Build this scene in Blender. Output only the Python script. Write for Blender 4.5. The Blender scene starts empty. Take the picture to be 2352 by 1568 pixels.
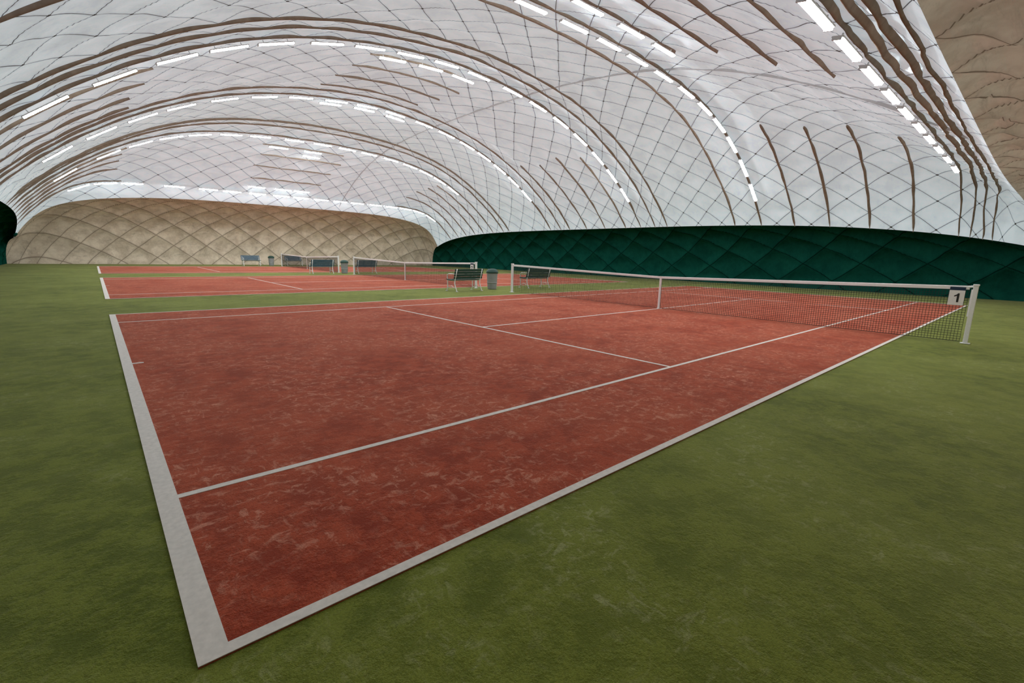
import bpy, bmesh, math, random
import numpy as np
from mathutils import Matrix, Vector
random.seed(4); rng=np.random.default_rng(7)
scene=bpy.context.scene
COL=bpy.context.collection

# ------------------------------------------------------------ materials
def new_mat(name):
    m=bpy.data.materials.new(name); m.use_nodes=True
    nt=m.node_tree; b=nt.nodes['Principled BSDF']; return m,nt,b
class NT:
    def __init__(s,nt): s.nt=nt
    def n(s,t,**k):
        x=s.nt.nodes.new(t)
        for a,v in k.items(): setattr(x,a,v)
        return x
    def link(s,a,b): s.nt.links.new(a,b)
    def math(s,op,a,b=None,c=None,clamp=False):
        x=s.n('ShaderNodeMath',operation=op); x.use_clamp=clamp
        for i,v in enumerate((a,b,c)):
            if v is None: continue
            if isinstance(v,(int,float)): x.inputs[i].default_value=v
            else: s.link(v,x.inputs[i])
        return x.outputs[0]
    def noise(s,vec,scale,detail=4,rough=.6,dist=0):
        x=s.n('ShaderNodeTexNoise'); x.inputs['Scale'].default_value=scale; x.inputs['Detail'].default_value=detail
        x.inputs['Roughness'].default_value=rough; x.inputs['Distortion'].default_value=dist
        if vec is not None: s.link(vec,x.inputs['Vector'])
        return x.outputs['Fac']
    def mapping(s,vec,scale=(1,1,1),rot=(0,0,0)):
        x=s.n('ShaderNodeMapping'); x.inputs['Scale'].default_value=scale; x.inputs['Rotation'].default_value=rot
        s.link(vec,x.inputs['Vector']); return x.outputs[0]
    def mix(s,fac,a,b,blend='MIX'):
        x=s.n('ShaderNodeMix',data_type='RGBA',blend_type=blend)
        if isinstance(fac,(int,float)): x.inputs[0].default_value=fac
        else: s.link(fac,x.inputs[0])
        for i,v in ((6,a),(7,b)):
            if isinstance(v,tuple): x.inputs[i].default_value=(*v,1) if len(v)==3 else v
            else: s.link(v,x.inputs[i])
        return x.outputs[2]
    def ramp(s,f,lo,hi):
        x=s.n('ShaderNodeMapRange'); x.interpolation_type='SMOOTHSTEP'
        s.link(f,x.inputs[0]); x.inputs[1].default_value=lo; x.inputs[2].default_value=hi
        return x.outputs[0]
    def bump(s,h,strength,dist,bsdf):
        x=s.n('ShaderNodeBump'); x.inputs['Strength'].default_value=strength; x.inputs['Distance'].default_value=dist
        s.link(h,x.inputs['Height']); s.link(x.outputs[0],bsdf.inputs['Normal'])
def simple(name,col,rough=.5,metal=0,var=.12,scale=8):
    m,nt,b=new_mat(name); N=NT(nt); tc=N.n('ShaderNodeTexCoord')
    f=N.noise(tc.outputs['Object'],scale,2)
    c=N.mix(f,tuple(x*(1-var) for x in col),tuple(min(1,x*(1+var)) for x in col))
    N.link(c,b.inputs['Base Color']); b.inputs['Roughness'].default_value=rough; b.inputs['Metallic'].default_value=metal
    return m

def turf(name,base,dark,light,dust,dustamt,sheen,shtint,glo=.42,ghi=.62):
    m,nt,b=new_mat(name); N=NT(nt); tc=N.n('ShaderNodeTexCoord').outputs['Object']
    big=N.ramp(N.noise(tc,.45,4,.7),.32,.66)
    mid=N.ramp(N.noise(tc,3.4,6,.80),.40,.60)
    fine=N.noise(tc,130,2,.8)
    c=N.mix(mid,dark,base)
    c=N.mix(N.math('MULTIPLY',big,.6),c,light)
    s1=N.ramp(N.noise(N.mapping(tc,(2.8,5,1),(0,0,.5)),2.9,4,.70,.6),.53,.66)
    s2=N.ramp(N.noise(N.mapping(tc,(6,3,1),(0,0,.25)),2.4,4,.70,.7),.54,.68)
    gate=N.ramp(N.noise(tc,.9,4,.65),glo,ghi)
    sc=N.math('MULTIPLY',N.math('MAXIMUM',s1,s2),gate)
    c=N.mix(N.math('MULTIPLY',sc,dustamt),c,dust)
    c=N.mix(N.math('MULTIPLY',N.ramp(fine,.35,.7),.4),c,tuple(x*.5 for x in dark))
    N.link(c,b.inputs['Base Color']); b.inputs['Roughness'].default_value=.95
    b.inputs['Specular IOR Level'].default_value=.08
    b.inputs['Sheen Weight'].default_value=sheen; b.inputs['Sheen Roughness'].default_value=.40
    b.inputs['Sheen Tint'].default_value=(*shtint,1)
    N.bump(N.math('ADD',fine,N.math('MULTIPLY',mid,1.2)),.45,.012,b)
    return m
M_green=turf('turf_green',(.175,.210,.028),(.082,.112,.012),(.25,.285,.052),(.50,.50,.28),.38,.32,(.8,.78,.48),.46,.66)
M_red=turf('turf_red',(.46,.076,.034),(.27,.034,.016),(.54,.120,.060),(.82,.40,.28),.62,.30,(1.0,.58,.44),.34,.58)
M_line=simple('line_white',(.76,.71,.65),.9,0,.2,30)

def membrane(name,col,col2,linecol,lw,lmix,dots,emit,pw,qw,dirt,bumpamt,ecol=None):
    m,nt,b=new_mat(name); N=NT(nt); tcn=N.n('ShaderNodeTexCoord'); ob=tcn.outputs['Object']
    uv=N.n('ShaderNodeUVMap'); uv.uv_map='UVMap'; sep=N.n('ShaderNodeSeparateXYZ'); N.link(uv.outputs[0],sep.inputs[0])
    n1=N.noise(ob,1.1,4,.7)
    wob=N.math('MULTIPLY',N.math('SUBTRACT',N.noise(ob,.9,1,.5),.5),.08)
    P=N.math('DIVIDE',sep.outputs[0],pw); Q=N.math('DIVIDE',sep.outputs[1],qw)
    A=N.math('ADD',N.math('ADD',P,Q),wob); B=N.math('ADD',N.math('SUBTRACT',P,Q),wob)
    da=N.math('PINGPONG',A,.5); db=N.math('PINGPONG',B,.5)
    dm=N.math('MINIMUM',da,db)
    line=N.math('LESS_THAN',dm,lw)
    halo=N.math('SUBTRACT',1,N.ramp(dm,0,.09))
    c=N.mix(N.ramp(n1,.35,.68),col,col2)
    st=N.ramp(N.noise(N.mapping(ob,(.8,3,1.0)),1.5,5,.75,.8),.50,.78)
    c=N.mix(N.math('MULTIPLY',st,dirt),c,tuple(x*.6 for x in col2))
    c=N.mix(N.math('MULTIPLY',halo,.22),c,tuple(x*.5 for x in col2))
    c=N.mix(N.math('MULTIPLY',line,lmix),c,linecol)
    if dots>0:
        nd=N.math('MULTIPLY',N.math('LESS_THAN',da,dots),N.math('LESS_THAN',db,dots))
        c=N.mix(nd,c,(.05,.045,.04))
    N.link(c,b.inputs['Base Color']); b.inputs['Roughness'].default_value=1
    b.inputs['Specular IOR Level'].default_value=.0
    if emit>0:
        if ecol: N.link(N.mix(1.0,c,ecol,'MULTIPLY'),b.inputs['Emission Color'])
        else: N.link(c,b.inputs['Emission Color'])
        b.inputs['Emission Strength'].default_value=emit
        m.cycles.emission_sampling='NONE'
    N.bump(N.noise(N.mapping(ob,(1,2.2,1)),1.8,4,.58,.5),bumpamt,.16,b)
    return m
M_ceil=membrane('membrane_white',(.665,.74,.785),(.57,.63,.67),(.07,.07,.07),.0105,.9,.034,.51,1.55,1.0,.26,.18,(.92,.97,1.0))  # unlit fabric given its own cool glow, fill light posing as daylight transmission
M_cream=membrane('membrane_cream',(.68,.585,.46),(.49,.405,.305),(.15,.105,.07),.014,.75,0,.11,1.8,2.1,.8,.3)  # faint self-glow added, stands in for daylight through the cloth
M_cream2=membrane('membrane_beige',(.54,.49,.41),(.42,.365,.295),(.12,.09,.06),.010,.75,0,.26,1.3,1.6,.6,.3)  # self-glow added to lighten the dim near end, no lamp behind it
M_gwall=membrane('membrane_dark_green',(.008,.088,.062),(.005,.062,.045),(.001,.012,.009),.014,.8,0,0,1.85,2.3,.4,.3)
M_rib=simple('seam_brown',(.31,.245,.19),1,0,.4,5)
M_rib.node_tree.nodes['Principled BSDF'].inputs['Specular IOR Level'].default_value=0
M_white=simple('painted_white_metal',(.88,.88,.86),.4,.0,.06,20)
M_net=simple('net_black_cord',(.015,.018,.018),.8)
M_band=simple('net_white_band',(.88,.87,.85),.8,0,.06,30)
M_bgreen=simple('bench_green_slats',(.010,.045,.036),.5,0,.3,12)
M_bblue=simple('bench_blue_slats',(.030,.085,.125),.5,0,.3,12)
M_binb=simple('bin_grey_plastic',(.27,.28,.28),.5,0,.15,10)
M_binl=simple('bin_green_lid',(.01,.055,.04),.5,0,.15,10)
M_black=simple('print_black',(.01,.01,.01),.6)
M_navy=simple('print_navy',(.01,.03,.07),.6)
M_house=simple('lamp_housing_grey',(.6,.6,.6),.5)
M_lamp=bpy.data.materials.new('lamp_emission'); M_lamp.use_nodes=True
b=M_lamp.node_tree.nodes['Principled BSDF']; b.inputs['Base Color'].default_value=(1,1,1,1)
b.inputs['Emission Color'].default_value=(.93,.98,1,1); b.inputs['Emission Strength'].default_value=62

# ------------------------------------------------------------ helpers
def mesh_obj(name,verts,faces,mat,parent=None,smooth=False):
    me=bpy.data.meshes.new(name); me.from_pydata([tuple(map(float,v)) for v in verts],[],[tuple(map(int,f)) for f in faces]); me.update()
    if mat: me.materials.append(mat)
    if smooth:
        me.polygons.foreach_set('use_smooth',[True]*len(me.polygons))
    o=bpy.data.objects.new(name,me); COL.objects.link(o)
    if parent: o.parent=parent
    return o
def tag(o,label,cat,group=None):
    o['label']=label; o['category']=cat
    if group: o['group']=group
def struct(o,label=None):
    o['kind']='structure'
    if label: o['label']=label
    return o
class Geo:
    def __init__(s): s.v=[]; s.f=[]
    def box(s,c,d,R=None):
        k=len(s.v); 
        for z in(-1,1):
            for y in(-1,1):
                for x in(-1,1):
                    p=Vector((x*d[0]/2,y*d[1]/2,z*d[2]/2))
                    if R: p=R@p
                    s.v.append(tuple(p+Vector(c)))
        for f in((0,2,3,1),(4,5,7,6),(0,1,5,4),(2,6,7,3),(0,4,6,2),(1,3,7,5)): s.f.append(tuple(k+i for i in f))
    def tube(s,pts,r,n=8,closed=False):
        pts=[Vector(p) for p in pts]; k=len(s.v); m=len(pts)
        for i,p in enumerate(pts):
            if closed: t=pts[(i+1)%m]-pts[i-1]
            else: t=pts[min(i+1,m-1)]-pts[max(i-1,0)]
            t.normalize(); a=Vector((0,0,1)) if abs(t.z)<.9 else Vector((1,0,0))
            u=t.cross(a).normalized(); w=t.cross(u)
            for j in range(n):
                an=2*math.pi*j/n; s.v.append(tuple(p+r*(math.cos(an)*u+math.sin(an)*w)))
        for i in range(m if closed else m-1):
            for j in range(n):
                a=k+i*n+j; b=k+i*n+(j+1)%n; c=k+((i+1)%m)*n+(j+1)%n; d=k+((i+1)%m)*n+j
                s.f.append((a,b,c,d))
        if not closed:
            s.f.append(tuple(k+j for j in range(n))[::-1]); s.f.append(tuple(k+(m-1)*n+j for j in range(n)))
    def lathe(s,prof,n=28,c=(0,0)):
        k=len(s.v)
        for r,z in prof:
            for j in range(n):
                a=2*math.pi*j/n; s.v.append((c[0]+r*math.cos(a),c[1]+r*math.sin(a),z))
        for i in range(len(prof)-1):
            for j in range(n):
                s.f.append((k+i*n+j,k+i*n+(j+1)%n,k+(i+1)*n+(j+1)%n,k+(i+1)*n+j))
        s.f.append(tuple(k+j for j in range(n))[::-1]); s.f.append(tuple(k+(len(prof)-1)*n+j for j in range(n)))
    def obj(s,name,mat,parent=None,smooth=False,bevel=0):
        o=mesh_obj(name,s.v,s.f,mat,parent,smooth)
        if bevel:
            md=o.modifiers.new('bevel','BEVEL'); md.width=bevel; md.segments=2; md.limit_method='ANGLE'
        return o
def empty(name,loc,rotz=0):
    e=bpy.data.objects.new(name,None); e.empty_display_size=.2; e.location=loc; e.rotation_euler=(0,0,rotz); COL.objects.link(e); return e
def copy_tree(root,kids,loc,rotz=None,mat=None):
    r=root.copy(); COL.objects.link(r); r.location=loc
    if rotz is not None: r.rotation_euler=(0,0,rotz)
    for k in kids:
        c=k.copy(); COL.objects.link(c); c.parent=r
    return r

# ------------------------------------------------------------ dome shape
H,m_,n_,m2_,n2_,xc,a_,yc,b_,p_=10.181,1.536,.622,2.098,.8,12.29,16.674,20.648,25.209,8.626
def hh(X,Y):
    A=H*np.maximum(1-np.abs((X-xc)/a_)**m_,1e-3)**n_
    B=H*np.maximum(1-np.abs((Y-yc)/b_)**m2_,1e-3)**n2_
    return (A**-p_+B**-p_)**(-1/p_)
SEAMS=np.array([-3.8,-2.2,-.6,-.02,.98,2.5,4.1,5.7,7.3,8.9,10.3,11.7,13.1,14.5,15.35,16.4,17.6,19.3,21,22.6,23.5,24.6,25.8,27.3,28.8,30.4,31.9,33.3,34.7,36.2,37.7,39.3,40.7,42.2,43.8,45.4])
def phi(Y): return np.interp(Y,SEAMS,np.arange(len(SEAMS)))
def Xr(Y): return 27.15+.9*np.abs((Y-20.5)/21.5)**4
def Xl(Y): return -2.8-.9*np.abs((Y-20.5)/21.5)**4
def Yf(X): return 40.6+1.9*np.abs((X-12.3)/15.6)**4
def Yn(X): return -.35-.8*np.abs((X-12.3)/15.6)**4
BX0,BX1,BY0,BY1=-4.6,29.35,-4.8,45.6
def plan(u,v):
    X=-2.8+u*29.95; Y=-.35+v*41
    for _ in range(8):
        Xn=Xl(Y)+(Xr(Y)-Xl(Y))*u; Yn_=Yn(X)+(Yf(X)-Yn(X))*v
        X,Y=Xn,Yn_
    return X,Y
_G={}
def vnoise(P,Q,s,seed):
    if seed not in _G: _G[seed]=np.random.default_rng(seed).random((256,256))
    g=_G[seed]
    x=P*s+500; y=Q*s+500; xi=np.floor(x).astype(int); yi=np.floor(y).astype(int); fx=x-xi; fy=y-yi
    fx=fx*fx*(3-2*fx); fy=fy*fy*(3-2*fy)
    G=lambda i,j:g[i%256,j%256]
    return (G(xi,yi)*(1-fx)+G(xi+1,yi)*fx)*(1-fy)+(G(xi,yi+1)*(1-fx)+G(xi+1,yi+1)*fx)*fy-.5
def grid_mesh(name,Px,Py,Pz,UVp,UVq,mat,flip=False):
    nu,nv=Px.shape; V=np.stack([Px,Py,Pz],-1).reshape(-1,3)
    i=np.arange(nu-1)[:,None]*nv+np.arange(nv-1)[None,:]
    F=np.stack([i,i+1,i+nv+1,i+nv],-1).reshape(-1,4)
    me=bpy.data.meshes.new(name); me.vertices.add(len(V)); me.vertices.foreach_set('co',V.astype(np.float32).ravel())
    me.loops.add(F.size); me.loops.foreach_set('vertex_index',F.astype(np.int32).ravel())
    me.polygons.add(len(F)); me.polygons.foreach_set('loop_start',np.arange(0,F.size,4,dtype=np.int32))
    me.update(calc_edges=True); me.validate()
    me.polygons.foreach_set('use_smooth',np.ones(len(F),bool))
    uv=me.uv_layers.new(name='UVMap'); UV=np.stack([UVp,UVq],-1).reshape(-1,2)[F.ravel()]
    uv.data.foreach_set('uv',UV.astype(np.float32).ravel())
    me.materials.append(mat); o=bpy.data.objects.new(name,me); COL.objects.link(o); return o
def normals(X,Y,Z,sign):
    a=np.stack([np.gradient(X,axis=0),np.gradient(Y,axis=0),np.gradient(Z,axis=0)],-1)
    b=np.stack([np.gradient(X,axis=1),np.gradient(Y,axis=1),np.gradient(Z,axis=1)],-1)
    n=np.cross(a,b); n/=np.linalg.norm(n,axis=-1,keepdims=True)+1e-9
    return n*sign
def arc0(X,Y,Z,axis):
    d=np.sqrt(np.diff(X,axis=axis)**2+np.diff(Y,axis=axis)**2+np.diff(Z,axis=axis)**2)
    s=np.cumsum(d,axis=axis); z=np.zeros_like(np.take(X,[0],axis=axis)); s=np.concatenate([z,s],axis=axis)
    mid=np.take(s,[X.shape[axis]//2],axis=axis); return s-mid
# ceiling
NU,NV=300,420
u=np.linspace(0,1,NU)[:,None]*np.ones((1,NV)); v=np.ones((NU,1))*np.linspace(0,1,NV)[None,:]
X,Y=plan(u,v); Z=hh(X,Y)+.12
N_=normals(X,Y,Z,1.0)
if N_[NU//2,NV//2,2]<0: N_=-N_
Pa=arc0(X,Y,Z,0); Q=phi(Y)
edge=np.minimum(np.minimum(u,1-u),np.minimum(v,1-v)); ef=np.clip(edge/.02,0,1)
A=Pa/1.55+Q; B=Pa/1.55-Q
puff=np.sqrt(np.abs(np.sin(math.pi*A)*np.sin(math.pi*B)))
sc=np.sqrt(np.abs(np.sin(math.pi*Q)))
endf=np.exp(-np.clip(Y+.3,0,50)/1.6)
disp=(.02+.04*puff+.05*sc+(.07*vnoise(X,Y,1.1,1)+.03*vnoise(X,Y,2.7,2)+endf*.30*np.abs(vnoise(X,Y*.6,1.3,5)))*(.2+.8*sc))*ef
Xd,Yd,Zd=X+N_[...,0]*disp,Y+N_[...,1]*disp,Z+N_[...,2]*disp
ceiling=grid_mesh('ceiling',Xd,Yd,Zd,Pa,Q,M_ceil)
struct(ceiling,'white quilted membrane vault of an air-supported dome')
# wall bands
def band(name,ex,ey,ez,bx,by,nv,pw,qw,amp,mat,outdir,qcoord,seed,label,nz=1):
    w=np.linspace(0,1,nv)[None,:]; n=len(ex)
    s=np.sin(w*math.pi/2)**1.0; cz=np.cos(w*math.pi/2)**.85
    X=ex[:,None]+(bx-ex)[:,None]*s; Y=ey[:,None]+(by-ey)[:,None]*s; Z=ez[:,None]*cz
    d=np.sqrt(np.diff(X,axis=1)**2+np.diff(Y,axis=1)**2+np.diff(Z,axis=1)**2)
    P=np.concatenate([np.zeros((n,1)),np.cumsum(d,axis=1)],1)
    Qc=qcoord[:,None]*np.ones_like(P)
    Nn=normals(X,Y,Z,1.0); mid=Nn[n//2,nv//2]
    if mid[0]*outdir[0]+mid[1]*outdir[1]<0: Nn=-Nn
    A=P/pw+Qc/qw; B=P/pw-Qc/qw
    puff=np.abs(np.sin(math.pi*A)*np.sin(math.pi*B))**.5
    ii=np.arange(n)[:,None]
    ef=np.clip(np.minimum(w/.04,(1-w)/.05),0,1)*np.clip(np.minimum(ii,n-1-ii)/5,0,1)
    disp=(amp*puff+nz*.07*vnoise(Qc,P,1.0,seed)+nz*.05*vnoise(Qc,P,2.6,seed+1))*ef
    X=X+Nn[...,0]*disp; Y=Y+Nn[...,1]*disp; Z=np.maximum(Z+Nn[...,2]*disp,0)
    Z[:,-1]=-.02
    o=grid_mesh(name,X,Y,Z,P,Qc,mat); struct(o,label); return o
Zb=hh(X,Y)+.12
band('wall_right',X[-1],Y[-1],Zb[-1],np.full(NV,BX1),BY0+(BY1-BY0)*v[-1],52,1.85,2.3,.32,M_gwall,(1,0),Y[-1],11,'dark green diamond-quilted membrane side wall')
band('wall_left',X[0],Y[0],Zb[0],np.full(NV,BX0),BY0+(BY1-BY0)*v[0],52,1.85,2.3,.32,M_gwall,(-1,0),Y[0],13,'dark green diamond-quilted membrane side wall')
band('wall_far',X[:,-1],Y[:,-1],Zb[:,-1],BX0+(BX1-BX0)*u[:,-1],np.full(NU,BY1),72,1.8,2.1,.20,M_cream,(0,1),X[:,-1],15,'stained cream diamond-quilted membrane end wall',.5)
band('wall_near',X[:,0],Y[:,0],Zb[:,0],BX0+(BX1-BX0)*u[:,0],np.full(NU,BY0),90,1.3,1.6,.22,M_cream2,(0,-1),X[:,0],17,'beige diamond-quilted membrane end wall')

# ribs (brown seam pockets)
tn=[0]
def rib(Yc,X0,X1,w=.042,wav=.03):
    n=max(8,int(abs(X1-X0)/.14)); xs=np.linspace(X0,X1,n)
    wob=wav*2*(vnoise(xs,np.full(n,Yc*7.3),.9,21)+.6*vnoise(xs,np.full(n,Yc*5.1),2.6,22))
    ww=w*(1+.9*vnoise(xs,np.full(n,Yc*3.7),2.2,23))
    V=[];F=[]
    prof=[(-.5,.10),(-.55,.02),(-.3,-.005),(.0,-.012),(.3,-.005),(.55,.02),(.5,.10)]
    for i in range(n):
        x=xs[i]; y=Yc+wob[i]; e=.05
        gx=(hh(x+e,y)-hh(x-e,y))/(2*e); gy=(hh(x,y+e)-hh(x,y-e))/(2*e)
        nn=Vector((-gx,-gy,1)).normalized(); ty=Vector((0,1,gy)).normalized()
        base=Vector((x,y,float(hh(x,y))+.115))
        taper=min(1,(min(i,n-1-i)+.8)/2)
        for a,bz in prof: V.append(base+ty*(a*ww[i]*2*taper)+nn*bz)
    k=len(prof)
    for i in range(n-1):
        for j in range(k-1): F.append((i*k+j,i*k+j+1,(i+1)*k+j+1,(i+1)*k+j))
    F.append(tuple(range(k))); F.append(tuple((n-1)*k+j for j in range(k))[::-1])
    tn[0]+=1
    o=mesh_obj('trim_%d'%tn[0],V,F,M_rib,None,True); struct(o,'brown dusty seam pocket running along the membrane vault')
FULL=[1.0,.62,.28,-.04,8.9,10.3,14.5,15.35,16.4,23.5,24.6,29.65,30.4,31.9]
for y in FULL: rib(y,float(Xl(y)),float(Xr(y))+.02,.040 if y>2 else .022,.03 if y>2 else .05)
for y in SEAMS:
    if y<2 or y>40 or min(abs(y-f) for f in FULL)<.5 or 10.5<y<14 or 25<y<29: continue
    rib(y,21.9+random.uniform(-.3,.3),float(Xr(y))+.02,.042)
    rib(y,float(Xl(y)),1.7+random.uniform(-.3,.3),.038)
    if y<39: rib(y,8.9+random.uniform(-.3,.3),14.4+random.uniform(-.3,.3),.027)
def lseam(Xc):
    V=[];F=[]; ys=np.linspace(0,40.2,300)
    for i,y in enumerate(ys):
        z=float(hh(Xc,y))+.145
        V+= [(Xc-.013,y,z+.1),(Xc-.012,y,z),(Xc+.012,y,z),(Xc+.013,y,z+.1)]
    for i in range(len(ys)-1):
        for j in range(3): F.append((i*4+j,i*4+j+1,i*4+5+j,i*4+4+j))
    tn[0]+=1; struct(mesh_obj('trim_%d'%tn[0],V,F,simple('seam_grey',(.55,.56,.57),1)),'grey lengthwise welded seam of the vault')
lseam(16.5)

# ------------------------------------------------------------ lamps
LL=1.16
g=Geo(); g.box((0,0,.022),(LL,.17,.026)); g.box((-LL/2-.012,0,.0),(.024,.13,.06)); g.box((LL/2+.012,0,.0),(.024,.13,.06))
g.box((-.4,0,.08),(.02,.02,.09)); g.box((.4,0,.08),(.02,.02,.09))
LH=g; 
tubes=Geo(); tubes.box((0,0,-.007),(LL-.01,.10,.03))
rows={.98:[7.9,9.5,11.1,12.7,14.3,16.0,17.6,19.3,21.2,23.2],
 8.76:[9.6,11.4,13.1,14.7,16.4,18.1,19.7,21.1,22.5,24.0,25.4],
 16.21:[-.7,.8,2.3,3.7,5.1,6.8,8.4,10.1,11.8,13.5,15.5,17.2,18.9,20.5,22.1,23.5,24.9],
 24.34:[-.8,.6,2.0,3.4,5.1,6.8,8.5,10.3,12.0,13.7,15.6,17.2,18.8,20.2,21.6,22.9,24.2],
 31.75:[-.8,1.0,2.4,3.8,5.2,6.8,8.4,10.4,12.2,13.9,15.5,17.2,18.8,20.2,21.5,22.8],
 39.17:[-.4,.95,2.3,4.6,6.6,8.1,9.8,11.5,13.0,14.6,16.2,17.7,19.4,21.0,22.4,23.8,25.2],
 7.05:[10.0,11.9,13.6],17.15:[9.8,11.6,13.3],24.95:[10.2,12.1,14.0],33.1:[9.8,12.0],33.8:[12.1],38.4:[9.6,11.4,12.8]}
first=None
for Yk,xs in rows.items():
    for x in xs:
        e=.3; y=Yk; x=float(x)
        gx=float((hh(x+e,y)-hh(x-e,y))/(2*e)); gy=float((hh(x,y+e)-hh(x,y-e))/(2*e))
        t=Vector((1,0,gx)).normalized(); nn=Vector((-gx,-gy*.3,1)).normalized(); t=(t-nn*t.dot(nn)).normalized(); yy=nn.cross(t)
        pos=Vector((x,y,float(hh(x,y))))-nn*.09
        Mx=Matrix((t,yy,nn)).transposed().to_4x4(); Mx.translation=pos
        if first is None:
            r=bpy.data.objects.new('linear_lamp',None); r.empty_display_size=.2; COL.objects.link(r)
            k1=LH.obj('housing',M_house,r); k2=tubes.obj('fluorescent_tube',M_lamp,r)
            tag(r,'lit white linear lamp hanging under the membrane vault','lamp','lamps under the vault'); first=(r,[k1,k2])
        else: r=copy_tree(first[0],first[1],(0,0,0))
        r.matrix_world=Mx

# ------------------------------------------------------------ floor & courts
floor=mesh_obj('floor',[(-5.2,-5.4,-.004),(30,-5.4,-.004),(30,46.2,-.004),(-5.2,46.2,-.004),(-5.2,-5.4,-.2),(30,-5.4,-.2),(30,46.2,-.2),(-5.2,46.2,-.2)],
   [(0,1,2,3),(4,7,6,5),(0,4,5,1),(1,5,6,2),(2,6,7,3),(3,7,4,0)],M_green); struct(floor,'mottled olive green artificial turf floor')
L,W=23.77,10.97
def slab(name,x0,x1,y0,y1,z1,mat,par,z0=-.003):
    g=Geo(); g.box(((x0+x1)/2,(y0+y1)/2,(z0+z1)/2),(x1-x0,y1-y0,z1-z0)); return g.obj(name,mat,par)
courtY=[0,14.72,29.65]
for i,y0 in enumerate(courtY):
    e=empty('tennis_court',(0,y0,0))
    tag(e,'brick-red artificial clay tennis court with white lines on green turf','tennis court','tennis courts')
    slab('playing_surface',0,L,0,W,.003,M_red,e)
    zt=.006
    for x0,x1 in ((0,.10),(L-.10,L)): slab('baseline',x0,x1,0,W,zt,M_line,e,.001)
    for ya in (0,W-.055): slab('doubles_sideline',.10,L-.10,ya,ya+.055,zt,M_line,e,.001)
    for ya in (1.37,W-1.37-.05): slab('singles_sideline',.10,L-.10,ya,ya+.05,zt,M_line,e,.001)
    for xa in (5.46,L-5.51): slab('service_line',xa,xa+.05,1.42,W-1.42,zt,M_line,e,.001)
    slab('center_service_line',5.51,L-5.51,W/2-.025,W/2+.025,zt,M_line,e,.001)
    for x0,x1 in ((.10,.21),(L-.21,L-.10)): slab('center_mark',x0,x1,W/2-.025,W/2+.025,zt,M_line,e,.001)

# ------------------------------------------------------------ nets
def digit_mesh(ch):
    g=Geo()
    def poly(pts):
        k=len(g.v); n=len(pts)
        for d in (0,.002):
            for x,y in pts: g.v.append((-d,-x,y))
        g.f.append(tuple(k+n+i for i in range(n))); g.f.append(tuple(k+i for i in range(n))[::-1])
        for i in range(n): g.f.append((k+i,k+(i+1)%n,k+n+(i+1)%n,k+n+i))
    s=.165
    if ch=='1':
        P=[(.04,-.5),(.04,.22),(-.20,.10),(-.20,.24),(.0,.36),(.09,.5),(.22,.5),(.22,-.5)]
        poly([(x*s,y*s) for x,y in P])
    else:
        out=[(-.30,.20),(-.28,.36),(-.16,.48),(.0,.5),(.18,.47),(.29,.36),(.31,.20),(.26,.06),(.10,-.12),(-.08,-.32),(.31,-.32),(.31,-.5),(-.32,-.5),(-.26,-.34),(-.06,-.12),(.08,.06),(.12,.20),(.08,.31),(.0,.34),(-.09,.31),(-.12,.20)]
        poly([(x*s,y*s) for x,y in out])
    return g
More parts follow.
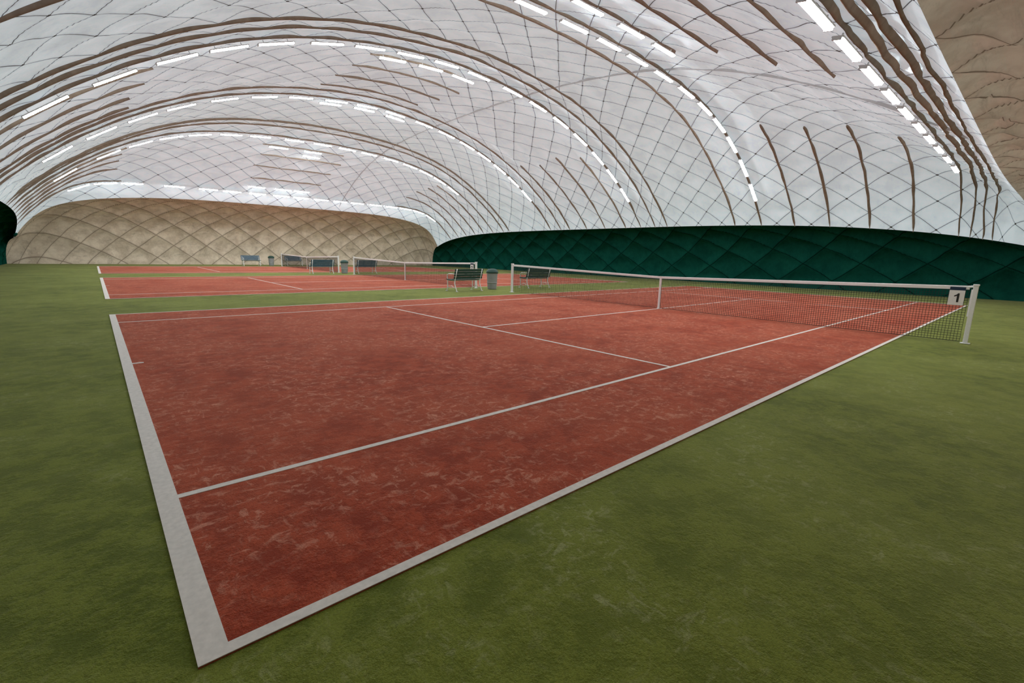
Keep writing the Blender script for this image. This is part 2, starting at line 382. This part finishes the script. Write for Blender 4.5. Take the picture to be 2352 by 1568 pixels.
def net(y0,ya,yb,label,num,hp=1.07,signy=None):
    XN=11.885; e=empty('tennis_net',(XN,(ya+yb)/2,0)); oy=(ya+yb)/2; tag(e,label,'tennis net')
    yc_=y0+W/2
    def top(y):
        return .914+(hp-.02-.914)*abs(y-yc_)/(yb-yc_ if y>yc_ else yc_-ya)
    for y in (ya,yb):
        g=Geo(); s=1 if y==ya else -1
        g.box((0,y-oy,hp/2+.01),(.07,.07,hp-.02)); g.box((0,y-oy,hp+.01),(.085,.085,.03)); g.box((0,y-oy,.006),(.14,.14,.012))
        g.obj('net_post',M_white,e,bevel=.008)
        g=Geo(); g.tube([(0,y-oy+s*.04,hp-.02),(0,y-oy+s*.10,hp-.03)],.02,8); g.box((.0,y-oy+s*.045,.75),(.02,.02,.5)); g.obj('net_hook_rail',M_white,e)
    ya2,yb2=ya+.08,yb-.08
    g=Geo(); n=int((yb2-ya2)/.046)
    r=.0028
    for i in range(n+1):
        y=ya2+(yb2-ya2)*i/n; k=len(g.v); zt=top(y)-.03; zb=.03
        for z in (zb,zt):
            g.v+=[(-r,y-oy-r,z),(r,y-oy-r,z),(r,y-oy+r,z),(-r,y-oy+r,z)]
        for j in range(4): g.f.append((k+j,k+(j+1)%4,k+4+(j+1)%4,k+4+j))
    nr=22; ns=40
    for q in range(nr+1):
        k=len(g.v)
        for i in range(ns+1):
            y=ya2+(yb2-ya2)*i/ns; z=.03+(top(y)-.06)*q/nr; rr=.005 if q==0 else r
            g.v+=[(-rr,y-oy,z-rr),(rr,y-oy,z-rr),(rr,y-oy,z+rr),(-rr,y-oy,z+rr)]
        for i in range(ns):
            for j in range(4): g.f.append((k+i*4+j,k+i*4+(j+1)%4,k+i*4+4+(j+1)%4,k+i*4+4+j))
    g.obj('netting',M_net,e)
    g=Geo(); k=0
    for i in range(ns+1):
        y=ya2+(yb2-ya2)*i/ns; z=top(y)
        g.v+=[(-.010,y-oy,z-.055),(.010,y-oy,z-.055),(.011,y-oy,z),(0,y-oy,z+.008),(-.011,y-oy,z)]
    for i in range(ns):
        for j in range(5): g.f.append((i*5+j,i*5+(j+1)%5,i*5+5+(j+1)%5,i*5+5+j))
    g.obj('headband',M_band,e)
    g=Geo(); g.tube([(0,ya-oy,hp-.01),(0,yc_-oy,.914),(0,yb-oy,hp-.01)],.006,6); g.obj('net_cord',M_white,e)
    g=Geo(); g.box((-.014,yc_-oy,.462),(.006,.06,.91)); g.box((.014,yc_-oy,.462),(.006,.06,.91)); g.box((0,yc_-oy,.92),(.034,.06,.008)); g.box((0,yc_-oy,.018),(.05,.09,.02))
    g.obj('center_strap',M_band,e)
    if num:
        sy,sz=signy,.835
        g=Geo(); g.box((0,0,0),(.008,.215,.275)); pl=g.obj('court_number_sign',M_band,e,bevel=.002)
        pl.location=(-.045,sy-oy,sz); pl['label']='white panel with black number '+num
        g=Geo(); g.box((0,0,.168),(.009,.215,.06)); g.obj('sign_hanger',M_navy,pl)['label']='dark blue top strip'
        dgt=digit_mesh(num).obj('digit',M_black,pl); dgt.location=(-.005,0,0)
    return e
net(0,-.914,11.85,'tennis net with white band and number one sign','1',signy=-.68)
net(courtY[1],14.15,26.6,'tennis net with white band and number two sign','2',signy=14.38)
net(courtY[2],29.05,41.5,'distant tennis net with white band and posts',None)

# ------------------------------------------------------------ benches
def make_bench(mat,label,loc,rotz=0):
    e=empty('bench',loc,rotz); tag(e,label,'bench','courtside benches')
    Lb=1.4; kids=[]
    g=Geo()
    for i in range(5): g.box((0,-.16+.095*i,.435+(.012 if i in(0,4) else 0)),(Lb,.08,.025))
    kids.append(g.obj('seat',mat,e,bevel=.005))
    g=Geo(); R=Matrix.Rotation(math.radians(14),3,'X')
    for i in range(4):
        zz=.52+.095*i; g.box((0,-.235-.025*i,zz),(Lb,.022,.088),R)
    kids.append(g.obj('backrest',mat,e,bevel=.005))
    for sx in (-1,1):
        x=sx*(Lb/2-.08); g=Geo()
        g.tube([(x,.30,.0),(x,.25,.12),(x,.24,.30),(x,.25,.415)],.02,8)
        g.tube([(x,-.33,.0),(x,-.24,.16),(x,-.19,.30),(x,-.20,.42),(x,-.255,.60),(x,-.335,.85)],.02,8)
        g.tube([(x,.25,.412),(x,-.20,.412)],.018,8)
        g.tube([(x,-.25,.12),(x,0,.20),(x,.245,.12)],.013,8)
        g.box((x,.30,.008),(.05,.09,.016)); g.box((x,-.33,.008),(.05,.09,.016))
        kids.append(g.obj('leg',M_white,e,True))
        g=Geo(); g.tube([(x,.24,.42),(x,.27,.52),(x,.26,.62),(x,.18,.655),(x,-.05,.66),(x,-.27,.655)],.018,8)
        kids.append(g.obj('armrest',M_white,e,True))
    g=Geo(); g.tube([(-Lb/2+.08,0,.40),(Lb/2-.08,0,.40)],.014,6); kids.append(g.obj('stretcher',M_white,e))
    return e,kids
bA,kA=make_bench(M_bgreen,'dark green slatted bench with white metal legs on turf',(10.6,13.2,0),.06)
copy_tree(bA,kA,(14.65,13.45,0),-.05)['label']='dark green slatted bench beyond the grey bin'
bB,kB=make_bench(M_bblue,'blue slatted bench with white metal legs between courts',(10.4,28.0,0),0)
copy_tree(bB,kB,(13.25,28.0,0),.03); copy_tree(bB,kB,(9.8,42.6,0),math.pi)['label']='blue slatted bench near the cream end wall'
copy_tree(bB,kB,(13.2,42.6,0),math.pi)['label']='blue slatted bench near the cream end wall'
e=empty('trash_bin',(12.15,13.4,0)); tag(e,'grey plastic trash bin with dark green lid','trash bin','courtside bins')
g=Geo(); g.lathe([(.17,0),(.18,.01),(.185,.05),(.205,.35),(.225,.66),(.228,.68)]); b1=g.obj('body',M_binb,e,True)
g=Geo(); g.lathe([(.245,.66),(.25,.68),(.25,.72),(.235,.745),(.20,.80),(.14,.83),(.05,.845),(.01,.846)]); b2=g.obj('lid',M_binl,e,True)
g=Geo(); g.lathe([(.198,.25),(.21,.26),(.212,.29),(.20,.30)]); b3=g.obj('hoop',M_binb,e,True)
g=Geo(); g.tube([(-.06,-.24,.70),(-.06,-.28,.70),(.06,-.28,.70),(.06,-.24,.70)],.01,6); b4=g.obj('handle',M_binl,e,True)
copy_tree(e,[b1,b2,b3,b4],(11.85,28.0,0)); copy_tree(e,[b1,b2,b3,b4],(11.35,42.6,0))

# ------------------------------------------------------------ world & camera
w=bpy.data.worlds.new('w'); scene.world=w; w.use_nodes=True
w.node_tree.nodes['Background'].inputs[0].default_value=(.8,.87,1,1); w.node_tree.nodes['Background'].inputs[1].default_value=.1
cam=bpy.data.cameras.new('camera'); co=bpy.data.objects.new('camera',cam); COL.objects.link(co)
R=Vector((0.74945,-.66162,.02409)).normalized(); F=Vector((.65403,.73423,-.18208)).normalized(); U=R.cross(F)
Mc=Matrix((R,U,-F)).transposed().to_4x4(); Mc.translation=Vector((-.1248,-1.7124,1.4161)); co.matrix_world=Mc
cam.sensor_width=36; cam.lens=36*1072.11/2352; cam.clip_start=.05; cam.clip_end=300
scene.camera=co
scene.view_settings.view_transform='Standard'; scene.view_settings.exposure=0
